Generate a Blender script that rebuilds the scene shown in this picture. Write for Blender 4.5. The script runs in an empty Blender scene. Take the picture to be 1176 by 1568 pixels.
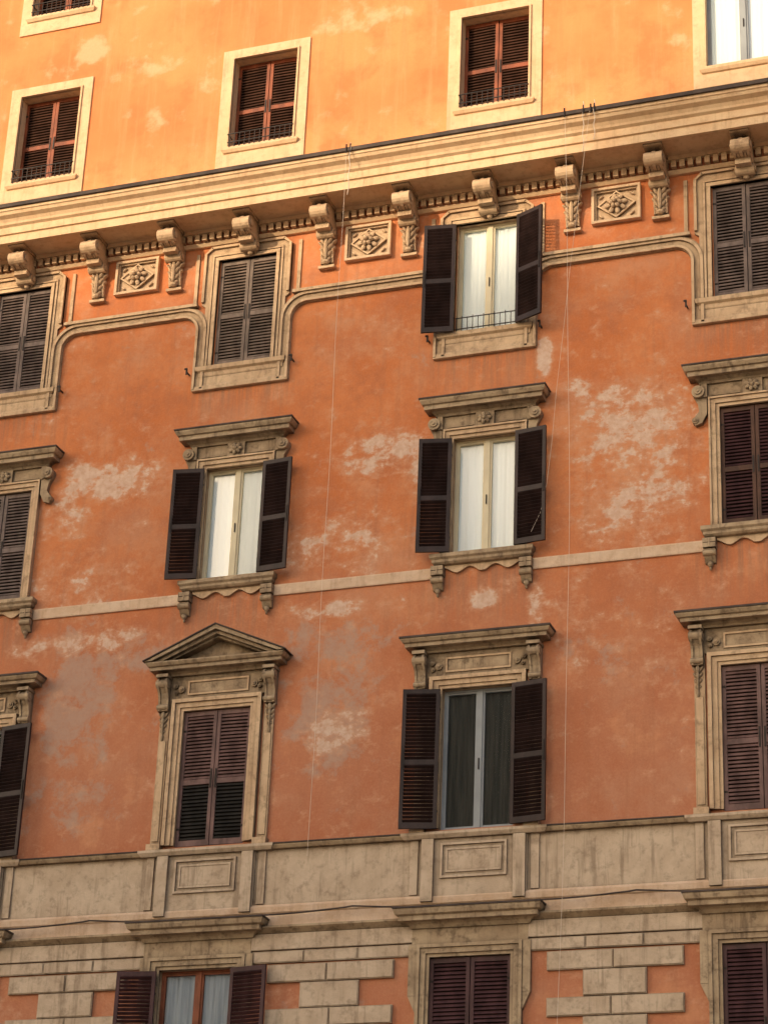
import bpy, bmesh, math, random
from mathutils import Vector, Matrix, Euler
random.seed(7)
scene=bpy.context.scene
GZ=-11.7
COLS=[-12.6,-8.4,-4.2,0.0,4.2,8.4]
MIDS=[-14.7,-10.5,-6.3,-2.1,2.1,6.3,10.5]
XL,XR=-15.2,11.0

# ------------------------------------------------------------ materials
class NT:
    def __init__(s,name):
        s.m=bpy.data.materials.new(name);s.m.use_nodes=True;s.t=s.m.node_tree
        s.b=s.t.nodes['Principled BSDF'];s.b.inputs['Roughness'].default_value=.85
        s.b.inputs['Specular IOR Level'].default_value=.25
        g=s.t.nodes.new('ShaderNodeNewGeometry');s.pos=g.outputs['Position'];s.geo=g
    def put(s,inp,v):
        if isinstance(v,bpy.types.NodeSocket): s.t.links.new(v,inp)
        elif isinstance(v,(tuple,list)) and len(v)==3 and len(inp.default_value)==4: inp.default_value=(*v,1)
        else: inp.default_value=v
    def math(s,op,a,b=0.,c=None,clamp=False):
        n=s.t.nodes.new('ShaderNodeMath');n.operation=op;n.use_clamp=clamp
        s.put(n.inputs[0],a);s.put(n.inputs[1],b)
        if c is not None:s.put(n.inputs[2],c)
        return n.outputs[0]
    def vmath(s,op,a,b=(0,0,0)):
        n=s.t.nodes.new('ShaderNodeVectorMath');n.operation=op
        s.put(n.inputs[0],a);s.put(n.inputs[1],b)
        return n.outputs['Value'] if op in('LENGTH','DISTANCE') else n.outputs[0]
    def noise(s,scale,detail=6,rough=.6,vec=None,stretch=None,off=(0,0,0),dist=0.):
        v=vec or s.pos
        if stretch: v=s.vmath('MULTIPLY',v,stretch)
        if off!=(0,0,0): v=s.vmath('ADD',v,off)
        n=s.t.nodes.new('ShaderNodeTexNoise');n.inputs['Scale'].default_value=scale
        n.inputs['Detail'].default_value=detail;n.inputs['Roughness'].default_value=rough
        n.inputs['Distortion'].default_value=dist
        s.t.links.new(v,n.inputs['Vector']);return n.outputs['Fac']
    def mr(s,v,a,b,c=0.,d=1.,smooth=True):
        n=s.t.nodes.new('ShaderNodeMapRange')
        if smooth:n.interpolation_type='SMOOTHSTEP'
        for i,q in enumerate((v,a,b,c,d)): s.put(n.inputs[i],q)
        return n.outputs[0]
    def mix(s,f,a,b,mode='MIX'):
        n=s.t.nodes.new('ShaderNodeMix');n.data_type='RGBA';n.blend_type=mode
        s.put(n.inputs[0],f);s.put(n.inputs[6],a);s.put(n.inputs[7],b);return n.outputs[2]
    def z(s):
        n=s.t.nodes.new('ShaderNodeSeparateXYZ');s.t.links.new(s.pos,n.inputs[0]);return n.outputs
    def blob(s,centers):
        out=None
        for (x,zz,rx,rz,k) in centers:
            d=s.vmath('MULTIPLY',s.vmath('SUBTRACT',s.pos,(x,0,zz)),(1/rx,0,1/rz))
            v=s.mr(s.vmath('LENGTH',d),1.25,.2,0,k)
            out=v if out is None else s.math('MAXIMUM',out,v)
        return out
    def bump(s,h,strength=.3,dist=.02):
        n=s.t.nodes.new('ShaderNodeBump');n.inputs['Strength'].default_value=strength
        n.inputs['Distance'].default_value=dist;s.t.links.new(h,n.inputs['Height'])
        s.t.links.new(n.outputs[0],s.b.inputs['Normal'])
    def ao(s,d=.12):
        n=s.t.nodes.new('ShaderNodeAmbientOcclusion');n.samples=1;n.inputs['Distance'].default_value=d
        return n.outputs['AO']
    def color(s,c): s.put(s.b.inputs['Base Color'],c);return s.m

def wall_lower():
    t=NT('orange_plaster');xyz=t.z()
    big=t.noise(.45,5,.6);c=t.mix(t.mr(big,.35,.65),(.60,.180,.060),(.70,.240,.088))
    # duller, browner plaster lower down
    c=t.mix(t.mr(xyz[2],6.5,0.5,0,.85),c,(.52,.21,.118))
    mid=t.noise(1.5,8,.66,off=(4,9,1))
    c=t.mix(t.mr(mid,.5,.70,0,.6),c,(.73,.34,.175))
    c=t.mix(t.mr(mid,.5,.34,0,.55),c,(.48,.155,.07))
    c=t.mix(t.mr(t.noise(.8,8,.7,off=(9,1,5)),.45,.7,0,.5),c,(.60,.31,.19))
    st=t.noise(1,6,.65,stretch=(5,5,.35));c=t.mix(t.mr(st,.50,.75,0,.5),c,(.44,.175,.09))
    # stains washed down below the sills
    dx=t.math('ABSOLUTE',t.math('WRAP',xyz[0],2.1,-2.1))
    near=t.mr(dx,1.2,.6)
    fall=t.math('ADD',t.math('MULTIPLY',t.mr(xyz[2],6.95,7.9),t.mr(xyz[2],8.2,7.95)),t.math('MULTIPLY',t.mr(xyz[2],2.9,4.1),t.mr(xyz[2],4.4,4.2)))
    stain=t.math('MULTIPLY',t.math('MULTIPLY',near,fall),t.mr(t.noise(1,5,.7,stretch=(11,1,.6),off=(2,2,8)),.38,.62))
    c=t.mix(t.math('MULTIPLY',stain,.6),c,(.33,.18,.115))
    # repaired grey areas
    G=t.blob([(-2.3,1.9,1.0,1.1,1),(-6.6,2.6,.9,1.5,1.05),(-2.3,3.2,1.5,.5,.8),(2.2,2.6,1.3,.9,.35),(-6.6,.9,1.2,.7,.6),(-5.6,3.3,.6,.5,.7)])
    n1=t.noise(1.9,9,.72,off=(3,0,7),dist=.2)
    mg=t.mr(t.math('MULTIPLY_ADD',G,.25,n1),.59,.74,0,.72)
    c=t.mix(mg,c,(.49,.35,.275))
    # washed-out / flaked pale areas
    P=t.blob([(2.35,6.2,1.35,1.3,.92),(2.5,5.0,1.2,.9,.8),(1.5,7.1,.6,.3,.7),(-1.5,6.35,1.3,.45,1),(-.9,5.95,.5,.5,1.05),(-6.5,6.45,1.3,.5,1.05),
              (-7.2,5.9,.6,.6,.8),(.98,7.72,.17,.45,1.8),(-7.0,4.6,1.2,.7,.65),(-2.3,4.9,1.3,.8,.62),(.05,3.65,.3,.25,1.2),(.9,3.5,.25,.5,.9),
              (-6.6,3.6,1.5,.25,.85),(-2.4,3.75,1.2,.2,.8),(2.2,3.0,1.5,1.3,.25),(-2.2,1.7,.7,.45,.9)])
    n2=t.noise(3.1,9,.68,stretch=(1,1,1.3),off=(1,5,2),dist=.15);n3=t.noise(8,5,.6,off=(8,2,2))
    v=t.math('ADD',t.math('MULTIPLY_ADD',P,.25,n2),t.math('MULTIPLY',n3,.20))
    pm=t.mr(v,.755,.86,0,.78)
    c=t.mix(t.mr(v,.62,.82,0,.6),c,(.70,.38,.23))
    c=t.mix(pm,c,t.mix(t.mr(t.noise(9,4,.6),.35,.65),(.80,.64,.52),(.68,.48,.36)))
    c=t.mix(t.mr(t.noise(8,6,.72,off=(7,7,0)),.42,.72,0,.3),c,(.46,.165,.085))
    c=t.mix(t.mr(t.noise(30,3,.7),.4,.75,.0,.15),c,(.80,.42,.22))
    t.bump(t.noise(12,6,.7),.45,.025)
    return t.color(c)
def wall_upper():
    t=NT('upper_orange_plaster')
    xyz=t.z()
    c=t.mix(t.mr(t.noise(.35,5,.6,off=(2,2,2)),.38,.62),(.76,.25,.09),(.80,.325,.125))
    c=t.mix(t.mr(xyz[2],13.4,11.8,0,.7),c,(.82,.43,.18))
    n=t.noise(1.1,8,.64,off=(5,1,3))
    c=t.mix(t.mr(n,.46,.66,0,.75),c,(.68,.21,.075))
    P=t.blob([(-7.6,15.3,.5,.4,1.2),(-6.3,14.7,.9,.3,.8),(-2.6,14.9,1.1,.35,.4),(-6.4,13.5,1.2,.3,.4),(-5.2,14.2,.3,.8,.4)])
    v=t.math('MULTIPLY_ADD',P,.25,t.noise(1.8,9,.6,off=(1,1,1)))
    c=t.mix(t.mr(v,.57,.76,0,.65),c,(.83,.52,.32))
    c=t.mix(t.mr(t.noise(1,6,.65,stretch=(4,4,.3)),.48,.7,0,.4),c,(.80,.43,.21))
    c=t.mix(t.mr(t.noise(1,6,.65,stretch=(6,6,.4),off=(5,5,5)),.52,.75,0,.35),c,(.60,.22,.09))
    c=t.mix(t.mr(t.noise(22,4,.7),.3,.75,0,.2),c,(.6,.22,.08))
    t.bump(t.noise(8,6,.65),.4,.025)
    return t.color(c)
def stone(name,a,b,dirt_and_shade,amt=.5,aod=.12,topdirt=.4,streak=.4,aof=.75):
    t=NT(name)
    c=t.mix(t.mr(t.noise(2.2,6,.65),.35,.65),a,b)
    c=t.mix(t.mr(t.noise(7,7,.7,off=(3,3,3)),.48,.70,0,amt),c,dirt_and_shade)
    c=t.mix(t.mr(t.noise(1,6,.65,stretch=(9,9,.8)),.5,.72,0,streak),c,dirt_and_shade)
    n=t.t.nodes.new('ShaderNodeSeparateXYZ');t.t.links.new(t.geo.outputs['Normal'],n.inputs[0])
    c=t.mix(t.mr(n.outputs[2],.3,.9,0,topdirt),c,dirt_and_shade)
    if aod: c=t.mix(t.mr(t.ao(aod),.92,.3,0,aof),c,tuple(q*.4 for q in dirt_and_shade))  # AO mix: grime plus crevice and underside shade put into the colour
    t.bump(t.noise(18,5,.7),.4,.015)
    return t.color(c)
def paint(name,col,rough=.5,var=.35,metal=0):
    t=NT(name)
    d=tuple(q*(1-var) for q in col);l=tuple(min(1,q*(1+var)) for q in col)
    c=t.mix(t.mr(t.noise(5,5,.6,stretch=(1,1,.5)),.3,.7),d,l)
    t.b.inputs['Roughness'].default_value=rough;t.b.inputs['Metallic'].default_value=metal
    return t.color(c)
def glassmat():
    m=bpy.data.materials.new('window_glass');m.use_nodes=True;t=m.node_tree;t.nodes.clear()
    o=t.nodes.new('ShaderNodeOutputMaterial');mx=t.nodes.new('ShaderNodeMixShader')
    tr=t.nodes.new('ShaderNodeBsdfTransparent');gl=t.nodes.new('ShaderNodeBsdfGlossy');gl.inputs['Roughness'].default_value=.12
    tr.inputs[0].default_value=(.96,.98,.98,1)
    fr=t.nodes.new('ShaderNodeFresnel');fr.inputs[0].default_value=1.5
    t.links.new(fr.outputs[0],mx.inputs[0]);t.links.new(tr.outputs[0],mx.inputs[1]);t.links.new(gl.outputs[0],mx.inputs[2]);t.links.new(mx.outputs[0],o.inputs[0])
    return m
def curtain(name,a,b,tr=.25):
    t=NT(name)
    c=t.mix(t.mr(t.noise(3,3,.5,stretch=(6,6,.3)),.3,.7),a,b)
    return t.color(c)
M={}
M['wl']=wall_lower();M['wu']=wall_upper()
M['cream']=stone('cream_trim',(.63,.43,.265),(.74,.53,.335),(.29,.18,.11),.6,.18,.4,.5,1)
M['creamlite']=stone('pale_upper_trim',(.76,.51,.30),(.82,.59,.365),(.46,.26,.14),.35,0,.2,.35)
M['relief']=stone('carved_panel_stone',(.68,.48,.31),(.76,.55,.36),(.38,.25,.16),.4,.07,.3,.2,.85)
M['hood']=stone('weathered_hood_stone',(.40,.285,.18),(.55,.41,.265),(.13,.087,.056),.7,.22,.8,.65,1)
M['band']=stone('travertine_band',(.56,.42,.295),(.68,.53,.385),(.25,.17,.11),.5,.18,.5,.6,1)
M['stripe']=stone('pale_string_course',(.68,.47,.31),(.78,.58,.42),(.42,.24,.14),.4,0,.2,.35)
M['lead']=stone('lead_flashing',(.07,.055,.05),(.12,.09,.075),(.04,.03,.03),.3,0,.1)
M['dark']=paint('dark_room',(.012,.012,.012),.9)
M['white']=paint('cream_window_frame',(.76,.66,.46),.45,.08)
M['greyframe']=paint('grey_window_frame',(.32,.34,.36),.4,.1)
M['woodframe']=paint('brown_window_frame',(.22,.07,.035),.5)
M['glass']=glassmat()
M['curt']=curtain('white_curtain',(.84,.90,.93),(.91,.95,.97))
M['curtdark']=curtain('shaded_curtain',(.035,.04,.04),(.08,.08,.075))  # near-black copy of the curtain, the room's darkness put into its colour
M['curtblue']=curtain('bluish_curtain',(.42,.47,.55),(.68,.72,.78))
M['iron']=paint('wrought_iron',(.03,.022,.02),.5,.3,.3)
M['rope']=paint('pale_rope',(.75,.62,.5),.8,.1)
M['sh_dark']=paint('dark_brown_shutter',(.034,.019,.018),.45)
M['sh_grey']=paint('faded_grey_shutter',(.17,.125,.11),.6)
M['sh_attic']=paint('attic_grey_shutter',(.21,.155,.125),.6)
M['sh_purple']=paint('purple_brown_shutter',(.17,.098,.088),.55)
M['sh_plum']=paint('dark_plum_shutter',(.075,.033,.035),.5)
M['sh_green']=paint('blackened_slats',(.030,.026,.022),.5)
M['sh_red']=paint('red_brown_shutter',(.085,.038,.024),.55)
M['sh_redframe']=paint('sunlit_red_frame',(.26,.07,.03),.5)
M['frieze']=paint('russet_frieze',(.26,.085,.04),.8)

# ------------------------------------------------------------ mesh builder
class MB:
    def __init__(s): s.v=[];s.f=[];s.mi=[];s.mats=[]
    def mat(s,k):
        if k not in s.mats:s.mats.append(k)
        return s.mats.index(k)
    def poly(s,pts,k):
        b=len(s.v);s.v+= [tuple(p) for p in pts];s.f.append(tuple(range(b,b+len(pts))));s.mi.append(s.mat(k))
    def box(s,x0,x1,y0,y1,z0,z1,k,T=None):
        b=len(s.v);P=[Vector((x,y,z)) for x in(x0,x1) for y in(y0,y1) for z in(z0,z1)]
        if T: P=[T@p for p in P]
        s.v+=[tuple(p) for p in P]
        for f in((0,1,3,2),(4,6,7,5),(0,4,5,1),(2,3,7,6),(0,2,6,4),(1,5,7,3)):
            s.f.append(tuple(b+i for i in f));s.mi.append(s.mat(k))
    def prism(s,poly,a0,a1,axis,k,T=None):
        n=len(poly);b=len(s.v)
        for a in(a0,a1):
            for p in poly:
                q=Vector((a,p[0],p[1])) if axis=='x' else Vector((p[0],a,p[1]))
                if T:q=T@q
                s.v.append(tuple(q))
        m=s.mat(k)
        for i in range(n):
            j=(i+1)%n;s.f.append((b+i,b+j,b+n+j,b+n+i));s.mi.append(m)
        s.f.append(tuple(b+i for i in range(n)));s.mi.append(m)
        s.f.append(tuple(b+n+i for i in reversed(range(n))));s.mi.append(m)
    def hood(s,cx,hw,prof,k,y0=.03):
        rows=[]
        for d,z in prof:
            b=len(s.v);s.v+=[(cx-hw-d,y0,z),(cx-hw-d,-d,z),(cx+hw+d,-d,z),(cx+hw+d,y0,z)];rows.append(b)
        m=s.mat(k)
        for a,b in zip(rows,rows[1:]):
            for i in range(3): s.f.append((a+i,a+i+1,b+i+1,b+i));s.mi.append(m)
        a=rows[0];s.f.append((a,a+1,a+2,a+3));s.mi.append(m)
        a=rows[-1];s.f.append((a,a+1,a+2,a+3));s.mi.append(m)
    def cyl(s,c,r,h,axis,k,n=14,r2=None):
        r2=r if r2 is None else r2
        m=s.mat(k);b=len(s.v)
        for e,rr in((-.5,r),(.5,r2)):
            for i in range(n):
                a=2*math.pi*i/n;u,w=rr*math.cos(a),rr*math.sin(a)
                d={'x':(e*h,u,w),'y':(u,e*h,w),'z':(u,w,e*h)}[axis]
                s.v.append((c[0]+d[0],c[1]+d[1],c[2]+d[2]))
        for i in range(n):
            j=(i+1)%n;s.f.append((b+i,b+j,b+n+j,b+n+i));s.mi.append(m)
        s.f.append(tuple(b+i for i in range(n)));s.mi.append(m);s.f.append(tuple(b+n+i for i in reversed(range(n))));s.mi.append(m)
    def ball(s,c,r,k,rot=0,nu=8,nv=5):
        m=s.mat(k);b=len(s.v);cr,sr=math.cos(rot),math.sin(rot)
        for i in range(nv+1):
            ph=math.pi*i/nv
            for j in range(nu):
                th=2*math.pi*j/nu
                x=r[0]*math.sin(ph)*math.cos(th);y=r[1]*math.sin(ph)*math.sin(th);z=r[2]*math.cos(ph)
                s.v.append((c[0]+x*cr+z*sr,c[1]+y,c[2]-x*sr+z*cr))
        for i in range(nv):
            for j in range(nu):
                jj=(j+1)%nu;s.f.append((b+i*nu+j,b+i*nu+jj,b+(i+1)*nu+jj,b+(i+1)*nu+j));s.mi.append(m)
    def mesh(s,name):
        me=bpy.data.meshes.new(name);me.from_pydata(s.v,[],s.f)
        for k in s.mats: me.materials.append(M[k])
        me.polygons.foreach_set('material_index',s.mi)
        bm=bmesh.new();bm.from_mesh(me);bmesh.ops.remove_doubles(bm,verts=bm.verts,dist=1e-5);bmesh.ops.recalc_face_normals(bm,faces=bm.faces);bm.to_mesh(me);bm.free()
        me.update();return me
def add(name,mesh,parent=None,loc=(0,0,0),rz=0,sx=1):
    o=bpy.data.objects.new(name,mesh);scene.collection.objects.link(o);o.location=loc;o.rotation_euler=(0,0,rz);o.scale=(sx,1,1)
    if parent:o.parent=parent
    return o
bld=bpy.data.objects.new('apartment_building',None);scene.collection.objects.link(bld)

# ------------------------------------------------------------ wall with openings
DB,DC,DT=.03,.055,.055
ROWS={'U':(16.22,18.1,.60,DT),'T':(12.58,14.46,.60,DT),'A':(8.31,10.32,.525,.02),'C':(4.46,6.41,.52,DC),'B':(0.08,2.25,.56,DB),'G':(-4.1,-1.80,.60,0.0)}
wb=MB()
zs=[GZ];
for r in 'GBCATU': zs+=[ROWS[r][0],ROWS[r][1]]
zs.append(19.6)
zs2=sorted(set(zs+[11.7]))
for a,b in zip(zs2,zs2[1:]):
    k='wl' if b<=11.71 else 'wu'
    row=None
    for r,(z0,z1,hw,dx) in ROWS.items():
        if a>=z0-1e-6 and b<=z1+1e-6: row=r
    if row is None:
        wb.poly([(XL,0,a),(XR,0,a),(XR,0,b),(XL,0,b)],k)
    else:
        z0,z1,hw,dx=ROWS[row];x=XL
        for c in COLS:
            wb.poly([(x,0,a),(c+dx-hw,0,a),(c+dx-hw,0,b),(x,0,b)],k);x=c+dx+hw
        wb.poly([(x,0,a),(XR,0,a),(XR,0,b),(x,0,b)],k)
for r,(z0,z1,hw,dx) in ROWS.items():
    k='cream' if r in 'ABCG' else 'creamlite'
    for c in COLS:
        l,h=c+dx-hw,c+dx+hw;D=.30
        wb.poly([(l,0,z0),(l,D,z0),(l,D,z1),(l,0,z1)],k);wb.poly([(h,0,z0),(h,D,z0),(h,D,z1),(h,0,z1)],k)
        wb.poly([(l,0,z0),(h,0,z0),(h,D,z0),(l,D,z0)],k);wb.poly([(l,0,z1),(h,0,z1),(h,D,z1),(l,D,z1)],k)
wb.poly([(XL,0,GZ),(XL,14,GZ),(XL,14,19.6),(XL,0,19.6)],'wl')
wb.poly([(XR,0,GZ),(XR,14,GZ),(XR,14,19.6),(XR,0,19.6)],'wl')
wb.poly([(XL,14,GZ),(XR,14,GZ),(XR,14,19.6),(XL,14,19.6)],'wl')
wb.box(XL-.5,XR+.5,-.6,14.5,19.62,19.85,'lead')
w=add('facade_walls',wb.mesh('facade_walls'),bld)

# ------------------------------------------------------------ main cornice
cb=MB()
prof=[(.03,10.64),(-.06,10.64),(-.10,10.69),(-.10,10.845),(-.16,10.86),(-.16,10.93),(-.66,10.93),(-.66,10.90),(-.72,10.90),(-.72,11.05),(-.755,11.06),(-.755,11.19),(-.80,11.22),(-.81,11.26),(-.84,11.31),(-.91,11.35),(-.93,11.40),(-.95,11.41),(-.95,11.475),(-.20,11.60),(.03,11.62)]
cb.prism(prof,XL,XR,'x','creamlite')
cb.prism([(-.97,11.462),(-.99,11.462),(-.99,11.53),(-.2,11.635),(-.2,11.605)],XL,XR,'x','lead')
cb.box(XL,XR,-.104,-.09,10.70,10.84,'frieze')
x=XL+.05
while x<XR:      # dentils
    cb.box(x,x+.085,-.175,-.105,10.71,10.835,'cream');x+=.135
add('main_cornice',cb.mesh('main_cornice'),bld)

# brackets
def bracket(leaf):
    b=MB();k='cream';w=.13
    b.box(-w-.02,w+.02,-.64,.02,10.875,10.925,k)
    body=[(.02,10.87),(-.56,10.87)]
    for i in range(11):
        a=math.radians(i*17+5);body.append((-.42-.17*math.sin(a),10.70+.155*math.cos(a)))
    body+=[(-.30,10.54),(-.20,10.50),(-.14,10.44),(-.10,10.38),(.02,10.38)]
    for x0,x1,sc in((-w,-w+.045,0),(-w+.055,-.033,-.03),(-.027,.027,.016),(.033,w-.055,-.03),(w-.045,w,0)):
        b.prism([(y-(sc if y<0 else 0),z) for y,z in body],x0,x1,'x',k)
    b.box(-w+.01,w-.01,-.38,.02,10.45,10.86,k)
    for y,z,r in((-.50,10.69,.12),(-.17,10.45,.09)):
        b.cyl((0,y,z),r,2*w+.035,'x',k,16)
        b.cyl((0,y,z),r*.5,2*w+.075,'x',k,10)
    if leaf:
        b.prism([(.02,10.42),(-.13,10.42),(-.12,10.2),(-.07,9.95),(.02,9.93)],-w+.02,w-.02,'x',k)
        b.ball((0,-.14,10.2),(.04,.06,.24),k)
        for i,z in enumerate((10.34,10.22,10.10,10.0)):
            s=1-i*.14
            for sg in(-1,1):
                b.ball((sg*.07*s,-.12+.012*i,z),(.033,.065,.10*s),k,rot=sg*.55)
                b.ball((sg*.115*s,-.08+.012*i,z-.02),(.024,.06,.075*s),k,rot=sg*.8)
        b.ball((0,-.11,9.95),(.07,.07,.05),k)
        b.box(-w-.01,w+.01,-.10,.02,9.85,9.90,k)
    else:
        b.ball((0,-.11,10.38),(.06,.06,.07),k)
        b.ball((-.08,-.09,10.40),(.04,.05,.05),k);b.ball((.08,-.09,10.40),(.04,.05,.05),k)
    return b.mesh('cornice_bracket')
mb_leaf=bracket(True);mb_small=bracket(False)
pb=MB();hw=.40;z0,z1=9.93,10.58;cz=(z0+z1)/2
def rect_frame(b,x0,x1,z0,z1,t,y,k,yb=.02):
    b.box(x0,x1,-y,yb,z0,z0+t,k);b.box(x0,x1,-y,yb,z1-t,z1,k)
    b.box(x0,x0+t,-y,yb,z0+t,z1-t,k);b.box(x1-t,x1,-y,yb,z0+t,z1-t,k)
rect_frame(pb,-hw,hw,z0,z1,.045,.10,'relief')
rect_frame(pb,-hw+.046,hw-.046,z0+.046,z1-.046,.025,.06,'relief')
pb.prism([(-hw+.072,z0+.072),(hw-.072,z0+.072),(hw-.072,z1-.072),(-hw+.072,z1-.072)],-.012,.02,'y','relief')
rx,rz=.315,.25
pb.prism([(0,cz-rz),(rx,cz),(0,cz+rz),(-rx,cz)],-.045,.0,'y','relief')
for s1 in(-1,1):
    for s2 in(-1,1):
        pb.prism([(s1*rx,cz),(0,cz+s2*rz),(0,cz+s2*(rz-.03)),(s1*(rx-.04),cz)],-.07,.0,'y','relief')
for i in range(8):
    a=i*math.pi/4+.2;r=.125
    pb.ball((r*math.cos(a),-.075,cz+r*math.sin(a)),(.044,.045,.065),'relief',rot=math.pi/2-a)
for i in range(6):
    a=i*math.pi/3;pb.ball((.062*math.cos(a),-.13,cz+.062*math.sin(a)),(.038,.05,.045),'relief',rot=math.pi/2-a)
pb.ball((0,-.19,cz),(.034,.045,.034),'relief')
for s1 in(-1,1):
    for s2 in(-1,1):
        pb.ball((s1*.255,-.03,cz+s2*.18),(.05,.03,.02),'relief',rot=s1*s2*.7)
pm=pb.mesh('rosette_panel')
for c in COLS: add('window_bracket',mb_small,bld,(c+.06,0,0))
for m_ in MIDS:
    for s in(-.72,.72):
        if XL<m_+s<XR:add('cornice_bracket',mb_leaf,bld,(m_+s+.06,0,0))
    if XL<m_<XR: add('rosette_panel',pm,bld,(m_+.055,0,0))

# ------------------------------------------------------------ attic string band with curved corners
ab=MB()
def attic_band(b,t_out,t_in,y,k):
    for m_ in MIDS:
        L,R=m_-2.1+.86,m_+2.1-.86
        rr=.26;zt=9.28
        def path(off):
            r=rr+off;p=[]
            for i in range(9):
                a=math.pi-(math.pi/2)*i/8;p.append((L+rr+r*math.cos(a),zt-rr+r*math.sin(a)))
            for i in range(9):
                a=math.pi/2-(math.pi/2)*i/8;p.append((R-rr+r*math.cos(a),zt-rr+r*math.sin(a)))
            return [(L-off,7.9)]+p+[(R+off,7.9)]
        o,i_=path(t_out),path(t_in)
        for a in range(len(o)-1):
            b.prism([i_[a],i_[a+1],o[a+1],o[a]],-y,.02,'y',k)
attic_band(ab,.23,.0,.035,'cream')
attic_band(ab,.055,.012,.08,'cream')
attic_band(ab,.20,.15,.07,'cream')
for m_ in MIDS:
    ab.box(m_-1.24,m_+1.24,-.10,.02,9.475,9.53,'cream')
    for s in(-1,1):
        ab.box(m_+s*1.17-.03,m_+s*1.17+.03,-.03,.02,9.531,10.52,'cream')
for c in COLS:
    hw=.525;o=.79
    z0,z1=8.31,10.32;ch=.13;T=10.60
    ab.prism([(c-hw,z1),(c-hw,z0),(c-.72,z0),(c-.72,9.45),(c-o,9.5),(c-o,T-ch),(c-o+ch,T),(c+o-ch,T),(c+o,T-ch),(c+o,9.5),(c+.72,9.45),(c+.72,z0),(c+hw,z0),(c+hw,z1)],-.045,.02,'y','cream')
    for a,b2,y in((hw,hw+.06,.075),(hw+.085,hw+.12,.065)):
        for s in(-1,1):
            x0,x1=sorted((c+s*a,c+s*b2));ab.box(x0,x1,-y,.0,z0,z1+(a-hw),'cream')
        ab.box(c-b2,c+b2,-y-.002,0,z1+(a-hw),z1+(b2-hw),'cream')
    for s in(-1,1):
        x0,x1=sorted((c+s*(o-.045),c+s*(o+.0)));ab.box(x0,x1,-.085,0,9.54,T-ch,'cream')
        ab.prism([(c+s*o,T-ch),(c+s*(o-.045),T-ch),(c+s*(o-ch-.02),T-.045),(c+s*(o-ch),T)],-.085,0,'y','cream')
    ab.box(c-o+ch,c+o-ch,-.085,0,T-.045,T,'cream')
    ab.hood(c,.70,[(.04,8.12),(.05,8.14),(.05,8.20),(.09,8.23),(.10,8.30),(.02,8.32)],'cream')
    ab.hood(c,.78,[(.03,7.86),(.07,7.87),(.07,7.93),(.04,7.98),(.04,8.115)],'cream')
    for s in(-1,1):
        x=c+s*.93;ab.box(x-.01,x+.01,-.12,0,8.20,8.22,'iron');ab.box(x-.014,x+.014,-.135,-.12,8.16,8.27,'iron');ab.box(x-.035,x+.014,-.145,-.13,8.25,8.28,'iron')
add('attic_window_surrounds',ab.mesh('attic_window_surrounds'),bld)

# ------------------------------------------------------------ top rows surrounds
tb=MB()
for r in 'UT':
    z0,z1,hw,dx=ROWS[r]
    for ci,c in enumerate(COLS):
        c=c+dx
        tb.box(c-hw-.22,c-hw-.035,-.03,.02,z0-.10,z1+.2,'creamlite');tb.box(c+hw+.035,c+hw+.22,-.03,.02,z0-.10,z1+.2,'creamlite')
        tb.box(c-hw-.035,c+hw+.035,-.03,.02,z1+.035,z1+.2,'creamlite')
        rect_frame(tb,c-hw-.034,c+hw+.034,z0-.0,z1+.034,.034,.06,'creamlite')
        tb.box(c-hw-.22,c+hw+.22,-.03,.02,z0-.36,z0-.102,'creamlite')
        tb.hood(c,hw+.02,[(.03,z0-.10),(.06,z0-.09),(.09,z0-.04),(.09,z0-.005)],'creamlite')
        if ci==4: continue
        for zz in(z0+.10,z0+.27):
            tb.box(c-hw,c+hw,-.085,-.07,zz,zz+.014,'iron')
        for i in range(13):
            x=c-hw+.04+i*(2*hw-.08)/12;tb.box(x-.005,x+.005,-.083,-.072,z0+.0,z0+.27,'iron')
        for s in(-1,1):
            x=c+s*hw;tb.box(x-.01,x+.01,-.083,.1,z0+.27,z0+.285,'iron')
add('upper_window_surrounds',tb.mesh('upper_window_surrounds'),bld)

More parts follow.
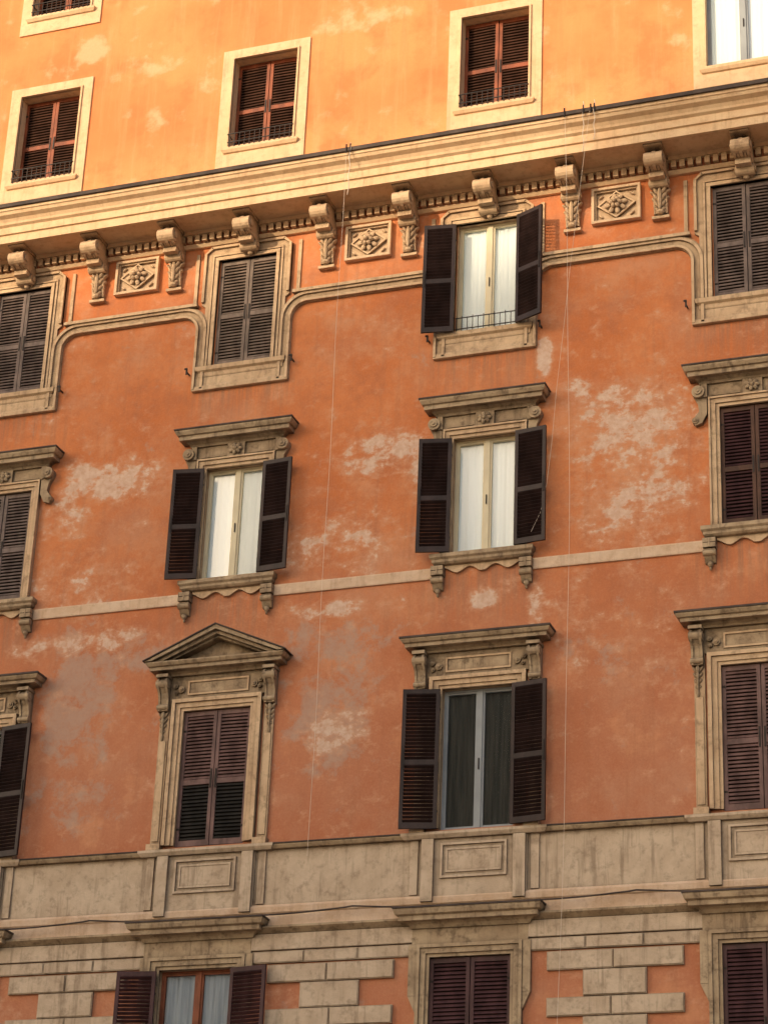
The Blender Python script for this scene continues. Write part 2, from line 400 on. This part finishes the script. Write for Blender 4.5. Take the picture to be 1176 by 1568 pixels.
# ------------------------------------------------------------ third floor (row C)
c3=MB()
def volute(b,cx,zc,s,r,k,y=.12):
    b.cyl((cx,-y/2,zc),r,y,'y',k,16);b.cyl((cx,-y/2-.02,zc),r*.55,y,'y',k,12);b.cyl((cx,-y/2-.035,zc),r*.2,y,'y',k,8)
segs=[]
for c0 in COLS:
    c=c0+DC;hw=.52
    for a,b2,y in((hw,hw+.055,.05),(hw+.056,hw+.13,.075),(hw+.131,hw+.16,.10)):
        k='cream'
        for s in(-1,1):
            x0,x1=sorted((c+s*a,c+s*b2));c3.box(x0,x1,-y,.02,4.43,6.41+(a-hw),k)
        c3.box(c-b2,c+b2,-y-.001,.02,6.41+(a-hw),6.41+(b2-hw),k)
    c3.box(c-.78,c+.78,-.055,.02,6.575,6.80,'hood')
    c3.box(c-.62,c-.2,-.07,.0,6.60,6.615,'hood');c3.box(c+.2,c+.62,-.07,.0,6.60,6.615,'hood')
    c3.box(c-.15,c+.15,-.10,.0,6.57,6.80,'hood')
    for i in range(7):
        a=i*math.pi/3.5;c3.ball((c+.07*math.cos(a),-.12,6.68+.055*math.sin(a)),(.035,.035,.05),'hood',rot=math.pi/2-a)
    c3.ball((c,-.14,6.68),(.035,.04,.035),'hood')
    for s in(-1,1):
        volute(c3,c+s*.82,6.66,s,.10,'hood',.15)
        volute(c3,c+s*.88,6.20,s,.05,'hood',.10)
        c3.prism([(c+s*.70,6.60),(c+s*.91,6.62),(c+s*.84,6.48),(c+s*.82,6.35),(c+s*.93,6.20),(c+s*.88,6.12),(c+s*.78,6.15),(c+s*.70,6.30)][::1],-.085,.02,'y','hood')
        c3.box(min(c+s*.69,c+s*.78),max(c+s*.69,c+s*.78),-.11,.02,6.571,6.798,'hood')
    c3.hood(c,.72,[(.06,6.80),(.09,6.80),(.10,6.84),(.14,6.87),(.15,6.88),(.24,6.88),(.24,6.95),(.27,6.96),(.30,7.01),(.30,7.04),(.0,7.09)],'hood')
    c3.hood(c,.72,[(.29,7.041),(.315,7.041),(.315,7.065),(.0,7.11)],'lead')
    c3.hood(c,.66,[(.06,4.25),(.10,4.26),(.13,4.29),(.13,4.33),(.16,4.36),(.16,4.42),(.02,4.43)],'hood')
    for s in(-1,1):
        x=c+s*.70
        for zz in(4.11,4.19): c3.box(x-.095,x+.095,-.15,.02,zz-.035,zz+.035,'hood')
        c3.box(x-.012,x+.012,-.158,0,4.08,4.22,'hood')
        c3.prism([(.02,4.06),(-.12,4.06),(-.13,4.0),(-.09,3.93),(-.04,3.86),(.02,3.84)],x-.08,x+.08,'x','hood')
        c3.cyl((x,-.10,4.0),.05,.19,'x','hood',12)
        c3.ball((x,-.06,3.83),(.045,.05,.05),'hood');c3.ball((x,-.05,3.775),(.022,.03,.04),'hood')
    P=[]
    n=24
    for i in range(n+1):
        u=-.60+1.20*i/n;q=abs(u)
        z=4.17-.045*math.cos(q*2*math.pi/.41)*(1 if q>.1 else .3)-(.03 if q<.07 else 0)
        P.append((c+u,z))
    for i in range(len(P)-1):
        c3.prism([(P[i][0],4.25),(P[i][0],P[i][1]),(P[i+1][0],P[i+1][1]),(P[i+1][0],4.25)],-.05,.02,'y','cream')
    segs.append((c-.79,c+.79))
x=XL
for a,b2 in segs+[(XR,XR)]:
    c3.prism([(.02,4.06),(-.03,4.06),(-.035,4.08),(-.035,4.22),(-.03,4.24),(.02,4.24)],x,a,'x','stripe');x=b2
add('third_floor_surrounds',c3.mesh('third_floor_surrounds'),bld)

# ------------------------------------------------------------ second floor (row B)
b2m=MB()
def console(b,x,k='hood'):
    w=.085
    b.box(x-w-.015,x+w+.015,-.24,.02,2.775,2.825,k)
    body=[(.02,2.775),(-.20,2.775),(-.235,2.72),(-.235,2.66),(-.20,2.60),(-.15,2.54),(-.12,2.46),(-.11,2.38),(-.13,2.32),(-.12,2.26),(.02,2.24)]
    b.prism(body,x-w,x-w+.035,'x',k);b.prism(body,x+w-.035,x+w,'x',k)
    b.prism([(y*.88 if y<0 else y,z) for y,z in body],x-w+.036,x+w-.036,'x',k)
    b.cyl((x,-.165,2.68),.072,2*w+.03,'x',k,14);b.cyl((x,-.165,2.68),.03,2*w+.05,'x',k,8)
    b.cyl((x,-.105,2.32),.045,2*w+.02,'x',k,12)
    for i,z in enumerate((2.20,2.11,2.02,1.93)):
        s=1-.17*i;b.ball((x,-.07+.008*i,z),(.035*s,.04,.065),k)
        for sg in(-1,1): b.ball((x+sg*.05*s,-.055+.006*i,z+.01),(.022,.03,.06*s),k,rot=sg*.6)
    b.ball((x,-.05,1.84),(.025,.03,.06),k)
for ci,c0 in enumerate(COLS):
    c=c0+DB;hw=.56
    for a,bb,y in((hw,hw+.05,.05),(hw+.051,hw+.13,.07),(hw+.131,hw+.19,.10)):
        for s in(-1,1):
            x0,x1=sorted((c+s*a,c+s*bb));b2m.box(x0,x1,-y,.02,.10,2.25+(a-hw),'cream')
        b2m.box(c-bb,c+bb,-y-.001,.02,2.25+(a-hw),2.25+(bb-hw),'cream')
    for s in(-1,1):
        x0,x1=sorted((c+s*.79,c+s*.95));b2m.box(x0,x1,-.045,.02,.10,2.80,'cream')
        x0,x1=sorted((c+s*.82,c+s*.925));b2m.box(x0,x1,-.06,.0,.18,1.78,'cream')
        x0,x1=sorted((c+s*.755,c+s*.975));b2m.box(x0,x1,-.13,.02,.02,.12,'cream')
        console(b2m,c+s*.89)
        volute(b2m,c+s*.61,2.60,s,.055,'hood',.09);volute(b2m,c+s*.71,2.66,s,.04,'hood',.09);volute(b2m,c+s*.70,2.55,s,.03,'hood',.09)
    b2m.box(c-.79,c+.79,-.05,.02,2.445,2.82,'hood')
    rect_frame(b2m,c-.51,c+.51,2.50,2.74,.03,.068,'cream',0)
    b2m.hood(c,.85,[(.05,2.82),(.10,2.82),(.11,2.85),(.15,2.88),(.25,2.885),(.25,2.94),(.28,2.95),(.31,2.99),(.31,3.01)]+([(.0,3.02)] if ci==2 else [(.0,3.06)]),'hood')
    if ci!=2:
        b2m.hood(c,.85,[(.30,3.011),(.325,3.011),(.325,3.04),(.0,3.08)],'lead')
    else:
        H=3.54;E=1.165
        for s in(-1,1):
            for t0,t1,y in((.0,.07,.33),(.071,.13,.27),(.131,.17,.20)):
                b2m.prism([(c,H-t0),(c+s*E,3.02),(c+s*(E-t1*1.6),3.021),(c,H-t1)] if t0==0 else [(c,H-t0),(c+s*(E-t0*1.9),3.021),(c+s*(E-t1*2.0),3.021),(c,H-t1)],-y,.02,'y','hood')
            b2m.prism([(c,H+.022),(c+s*(E+.03),3.035),(c+s*(E+.03),3.018),(c,H+.001)],-.35,.02,'y','lead')
        b2m.prism([(c-E+.3,3.021),(c+E-.3,3.021),(c,H-.16)],-.05,.02,'y','hood')
    b2m.hood(c,.96,[(.02,-.075),(.10,-.07),(.14,-.02),(.14,.02),(.02,.03)],'band')
    b2m.box(c-.80,c+.80,-.055,.02,-1.00,-.076,'band')
    for s in(-1,1):
        x0,x1=sorted((c+s*.60,c+s*.78));b2m.box(x0,x1,-.11,.0,-1.0,-.076,'band')
        x0,x1=sorted((c+s*.85,c+s*.97));b2m.box(x0,x1,-.05,.02,-.88,-.076,'band')
    rect_frame(b2m,c-.50,c+.50,-.66,-.14,.035,.085,'band',0)
    rect_frame(b2m,c-.42,c+.42,-.58,-.22,.03,.075,'band',0)
    b2m.box(c-.388,c+.388,-.065,0,-.548,-.252,'band')
add('second_floor_surrounds',b2m.mesh('second_floor_surrounds'),bld)

# ------------------------------------------------------------ base bands and rustication
g=MB()
def long(prof,k): g.prism(prof,XL,XR,'x',k)
long([(.02,-.06),(-.09,-.06),(-.12,-.02),(-.12,.0),(.02,.012)],'hood')
long([(-.11,.003),(-.135,.003),(-.135,.02),(.02,.03),(.02,.016)],'lead')
long([(.02,-.90),(-.025,-.90),(-.025,-.062),(.02,-.062)],'band')
long([(.02,-1.22),(-.035,-1.22),(-.035,-1.04),(-.06,-1.02),(-.07,-.94),(-.045,-.901),(.02,-.901)],'stripe')
long([(.02,-1.34),(-.05,-1.34),(-.10,-1.30),(-.14,-1.27),(-.14,-1.24),(.02,-1.225)],'hood')
long([(.02,-1.585),(-.05,-1.585),(-.06,-1.575),(-.06,-1.345),(.02,-1.345)],'band')
segG=[]
for c0 in COLS:
    c=c0;segG.append((c-.86,c+.86))
def rblock(x0,x1,z0,z1,y=.06):
    e=.014;d=random.uniform(-.006,.006)
    g.box(x0,x1,-y+e,.02,z0,z1,'band')
    g.box(x0+e,x1-e,-y-d,-y+e+.001,z0+e,z1-e,'band')
x=XL
for a,b_ in segG+[(XR,XR)]:
    if a-x>1:
        q=(a-x)/3
        for i in range(3): rblock(x+i*q+.003,x+(i+1)*q-.003,-1.775,-1.60,.055)
    x=b_
zt=-1.79;i=0
while zt>GZ+.6:
    h=.275 if i%2==0 else .375
    for m_ in MIDS:
        W=.97 if i%2==0 else .45
        L,R=max(m_-W,XL),min(m_+W,XR)
        if R-L<.1: continue
        if i%2==0:
            s=m_+random.choice((-.05,.05,-.02,.02));rblock(L,s-.004,zt-h,zt-.012);rblock(s+.004,R,zt-h,zt-.012)
        else: rblock(L,R,zt-h,zt-.012)
    zt-=h;i+=1
long([(.02,GZ),(-.15,GZ),(-.15,GZ+.55),(-.10,GZ+.6),(.02,GZ+.6)],'band')
for c0 in COLS:
    c=c0;hw=.60
    for a,bb,y in((hw,hw+.05,.04),(hw+.051,hw+.13,.065),(hw+.131,hw+.18,.09)):
        for s in(-1,1):
            x0,x1=sorted((c+s*a,c+s*bb));g.box(x0,x1,-y,.02,-4.1,-1.80+(a-hw),'hood')
        g.box(c-bb,c+bb,-y-.001,.02,-1.80+(a-hw),-1.80+(bb-hw),'hood')
    g.box(c-.86,c+.86,-.062,.02,-1.619,-1.39,'hood')
    for s in(-1,1):
        x0,x1=sorted((c+s*.785,c+s*.90));g.box(x0,x1,-.075,.02,-2.35,-1.622,'hood')
        g.prism([(c+s*.785,-2.35),(c+s*.90,-2.352),(c+s*.785,-2.6)],-.07,.02,'y','hood')
    g.hood(c+.01,.79,[(.05,-1.39),(.09,-1.39),(.12,-1.34),(.16,-1.31),(.24,-1.305),(.24,-1.24),(.28,-1.22),(.30,-1.17),(.30,-1.14),(.0,-1.09)],'hood')
    g.hood(c+.01,.79,[(.29,-1.139),(.315,-1.139),(.315,-1.115),(.0,-1.07)],'lead')
    g.hood(c,.80,[(.05,-4.4),(.10,-4.35),(.14,-4.2),(.14,-4.12),(.0,-4.1)],'hood')
    g.box(c-.75,c+.75,-.03,.02,GZ+.62,-7.2,'hood');g.box(c-.6,c+.6,-.05,0,GZ+.62,-7.4,'sh_dark')
add('rusticated_base',g.mesh('rusticated_base'),bld)

# ------------------------------------------------------------ shutters
def leaf(w,h,k,kf=None,klow=None,backing=True,pitch=.058):
    b=MB();kf=kf or k;st=.055;th=.04
    b.box(0,st,0,th,0,h,kf);b.box(w-st,w,0,th,0,h,kf)
    mid=h*.47
    for z0,z1 in((0,.09),(mid-.04,mid+.04),(h-.07,h)): b.box(st,w-st,.002,th-.002,z0,z1,kf)
    for a,z1 in((.09,mid-.04),(mid+.04,h-.07)):
        kk=klow if (klow and a<.2) else k
        n=max(1,round((z1-a)/pitch));p=(z1-a)/n
        for i in range(n):
            zc=a+(i+.5)*p
            T=Matrix.Translation((0,th/2,zc))@Matrix.Rotation(math.radians((53 if backing else 42)+random.uniform(-4,4)),4,'X')
            b.box(st,w-st,-.027,.027,-.0045,.0045,kk,T)
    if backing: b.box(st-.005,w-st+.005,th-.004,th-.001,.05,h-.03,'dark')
    for z in(h*.12,h*.85): b.box(-.01,.05,-.008,0,z,z+.03,'iron')
    b.box(w-.045,w-.02,-.012 if backing else th,0 if backing else th+.012,h*.42,h*.56,'iron')
    return b.mesh('shutter_leaf')
cache={}
def getleaf(*a,**k):
    key=(a,tuple(sorted(k.items())))
    if key not in cache: cache[key]=leaf(*a,**k)
    return cache[key]
def shutters(row,ci,k,ang=(0,0),kf=None,klow=None,y=.03):
    z0,z1,hw,dx=ROWS[row];c=COLS[ci]+dx
    op=ang!=(0,0)
    h=(z1-z0)-.02;w=hw-.006
    me=getleaf(round(w,3),round(h,3),k,kf=kf,klow=klow,backing=not op)
    yy=-.115 if op else y
    for s,a in((1,ang[0]),(-1,ang[1])):
        if not op: a=random.uniform(0,1.6)
        o=add('shutter_leaf',me,bld,(c-s*hw,yy,z0+.01+(.0 if not op else -.03)),rz=-s*math.radians(a),sx=s)
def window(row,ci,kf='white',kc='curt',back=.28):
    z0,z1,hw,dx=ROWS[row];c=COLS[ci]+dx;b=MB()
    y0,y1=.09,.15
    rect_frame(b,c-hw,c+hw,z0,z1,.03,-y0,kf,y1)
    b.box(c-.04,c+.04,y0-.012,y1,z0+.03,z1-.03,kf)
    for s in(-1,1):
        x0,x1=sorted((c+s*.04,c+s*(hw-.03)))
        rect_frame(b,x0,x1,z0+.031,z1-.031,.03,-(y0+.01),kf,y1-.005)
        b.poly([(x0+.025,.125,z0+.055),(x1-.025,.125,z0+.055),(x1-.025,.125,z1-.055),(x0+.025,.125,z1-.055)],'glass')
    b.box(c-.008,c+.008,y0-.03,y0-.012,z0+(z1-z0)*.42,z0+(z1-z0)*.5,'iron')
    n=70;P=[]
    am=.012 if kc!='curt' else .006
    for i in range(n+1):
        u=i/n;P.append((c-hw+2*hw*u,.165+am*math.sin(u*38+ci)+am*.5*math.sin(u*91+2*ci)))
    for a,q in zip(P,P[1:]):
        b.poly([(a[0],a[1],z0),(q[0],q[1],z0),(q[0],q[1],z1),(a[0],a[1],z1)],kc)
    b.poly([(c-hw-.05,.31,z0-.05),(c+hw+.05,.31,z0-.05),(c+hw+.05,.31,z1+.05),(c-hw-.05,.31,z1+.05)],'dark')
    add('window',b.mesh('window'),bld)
def back(row,ci):
    z0,z1,hw,dx=ROWS[row];c=COLS[ci]+dx;b=MB()
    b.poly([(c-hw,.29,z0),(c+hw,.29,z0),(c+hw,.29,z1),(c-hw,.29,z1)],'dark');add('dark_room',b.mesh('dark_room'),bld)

cfg={}
for ci in range(6):
    for r in 'UTACBG':
        cfg[(r,ci)]=('closed',{'U':'sh_red','T':'sh_red','A':'sh_attic','C':'sh_grey','B':'sh_purple','G':'sh_plum'}[r])
cfg[('A',3)]=('open','sh_dark',(171,156),'white','curt');cfg[('A',1)]=('closed','sh_grey');cfg[('A',4)]=('closed','sh_grey')
cfg[('C',2)]=('open','sh_dark',(170,174),'white','curt');cfg[('C',3)]=('open','sh_dark',(168,172),'white','curt')
cfg[('C',4)]=('closed','sh_plum');cfg[('C',1)]=('closed','sh_grey')
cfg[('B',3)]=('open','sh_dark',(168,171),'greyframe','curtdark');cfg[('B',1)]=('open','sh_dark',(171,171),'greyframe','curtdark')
cfg[('G',2)]=('open','sh_plum',(170,171),'woodframe','curtblue')
cfg[('T',4)]=('window',)
for (r,ci),v in cfg.items():
    if v[0]=='closed':
        back(r,ci);k=v[1];kf=None;klow=None
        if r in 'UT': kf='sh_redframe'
        if r=='B' and ci==2: klow='sh_green'
        if r=='C' and ci==4: kf='sh_red'
        shutters(r,ci,k,kf=kf,klow=klow,y=.19 if r in 'UT' else .01)
    elif v[0]=='open':
        window(r,ci,v[3],v[4]);shutters(r,ci,v[1],v[2])
    else: window(r,ci,'greyframe','curt')
rb=MB();c=0.02
for zz in(8.36,8.56):rb.box(c-.52,c+.52,-.05,-.038,zz,zz+.014,'iron')
for i in range(12):
    x=c-.5+i/11;rb.box(x-.005,x+.005,-.05,-.038,8.32,8.60 if i%2 else 8.57,'iron')
add('window_guard_rail',rb.mesh('window_guard_rail'),bld)

# ------------------------------------------------------------ cables
def cable(name,pts,r,k):
    cu=bpy.data.curves.new(name,'CURVE');cu.dimensions='3D';cu.bevel_depth=r;cu.bevel_resolution=1
    s=cu.splines.new('POLY');s.points.add(len(pts)-1)
    for p,q in zip(s.points,pts):p.co=(*q,1)
    cu.materials.append(M[k]);o=bpy.data.objects.new(name,cu);scene.collection.objects.link(o);return o
def drop(x,z0,z1,y,bow=.0,r=.0032,k='rope'):
    n=20;pts=[]
    for i in range(n+1):
        u=i/n;pts.append((x+bow*math.sin(u*math.pi)+.01*math.sin(u*17),y,z0+(z1-z0)*u))
    cable('hanging_cable',pts,r,k)
drop(-2.15,11.6,-.5,-1.0);drop(-2.08,11.6,10.6,-1.0,r=.007)
drop(1.55,11.6,-3.5,-1.0,.12);drop(1.86,11.65,10.7,-1.0,r=.007);drop(2.04,11.65,10.9,-1.0,r=.007)
cable('hanging_cable',[(1.98,-1.0,11.6),(1.86,-.9,10.8),(1.72,-.8,9.8),(1.56,-.65,8.8),(1.42,-.5,7.8),(1.28,-.35,6.9),(1.18,-.22,6.1),(1.10,-.2,5.4),(1.0,-.2,4.9),(.86,-.2,4.6)],.0032,'rope')
for x in(-2.15,-2.08,1.55,1.86,1.98,2.04):
    cable('cable_clip',[(x,-.995,11.42),(x,-1.0,11.58)],.014,'iron')
pts=[];x=XL
while x<XR:
    u=((x+10.2)%4.2)/4.2;pts.append((x,-.16,-1.02-.10*math.sin(u*math.pi)**2-.03*math.sin(u*9)));x+=.12
cable('facade_cable',pts,.013,'lead')

# ------------------------------------------------------------ ground, road, opposite building
def plain(name,col,n=3,var=.2):
    t=NT(name);c=t.mix(t.mr(t.noise(n,6,.6),.3,.7),tuple(q*(1-var) for q in col),tuple(min(1,q*(1+var)) for q in col));return t.color(c)
M['road']=plain('piazza_paving',(.29,.23,.17));M['pave']=plain('paving_stone',(.30,.25,.20));M['opp']=plain('ochre_plaster',(.60,.42,.26),1)
b=MB();b.poly([(-400,-400,GZ),(400,-400,GZ),(400,400,GZ),(-400,400,GZ)],'road');add('piazza_ground',b.mesh('piazza_ground'))
b=MB();b.box(-40,40,-3.5,0,GZ+.0041,GZ+.14,'pave');add('pavement',b.mesh('pavement'))
b=MB()
oy=-50;sd=Vector((-.55,-1.0,.32))
base=9.7+(-oy)*.32
xs=2.4-.55*50
b.box(-50,xs,oy-14,oy,GZ+.004,base,'opp')  # unseen building; height, width and roof step shaped to shade the facade
b.box(xs,-14,oy-14,oy,GZ+.004,base+2.6,'opp')
for i in range(6):
    for j in range(8):
        x=-46+i*6;z=GZ+3+j*4.2
        if z+2.2<base-1 and x<-15:
            b.box(x-.75,x+.75,oy-.02,oy+.06,z-.1,z+2.3,'creamlite')
            b.box(x-.55,x+.55,oy,oy+.08,z+.05,z+2.15,'sh_dark')
add('opposite_building',b.mesh('opposite_building'))

# ------------------------------------------------------------ light
s=sd.normalized()
el=math.asin(s.z)
sun=bpy.data.lights.new('sun','SUN');sun.energy=3.2;sun.angle=math.radians(1.6);sun.color=(1,.78,.52)
so=bpy.data.objects.new('sun',sun);scene.collection.objects.link(so);so.rotation_euler=s.to_track_quat('Z','Y').to_euler()
w=bpy.data.worlds.new('World');scene.world=w;w.use_nodes=True;nt=w.node_tree
sky=nt.nodes.new('ShaderNodeTexSky');sky.sky_type='NISHITA';sky.sun_disc=False;sky.sun_elevation=el;sky.sun_rotation=math.atan2(s.x,s.y)
sky.ozone_density=.6;sky.dust_density=3.6;sky.air_density=1.0
bg=nt.nodes['Background'];bg.inputs[1].default_value=.22;nt.links.new(sky.outputs[0],bg.inputs[0])
scene.view_settings.view_transform='Standard';scene.view_settings.look='None';scene.view_settings.exposure=0

# ------------------------------------------------------------ camera
cam=bpy.data.cameras.new('camera');co=bpy.data.objects.new('camera',cam);scene.collection.objects.link(co);scene.camera=co
co.location=(10.075,-31.2512,-10.0795);co.rotation_mode='XYZ';co.rotation_euler=(2.0032,-.0391,.3392)
cam.sensor_fit='VERTICAL';cam.sensor_height=24;cam.lens=3603.6/1568*24;cam.clip_end=1000
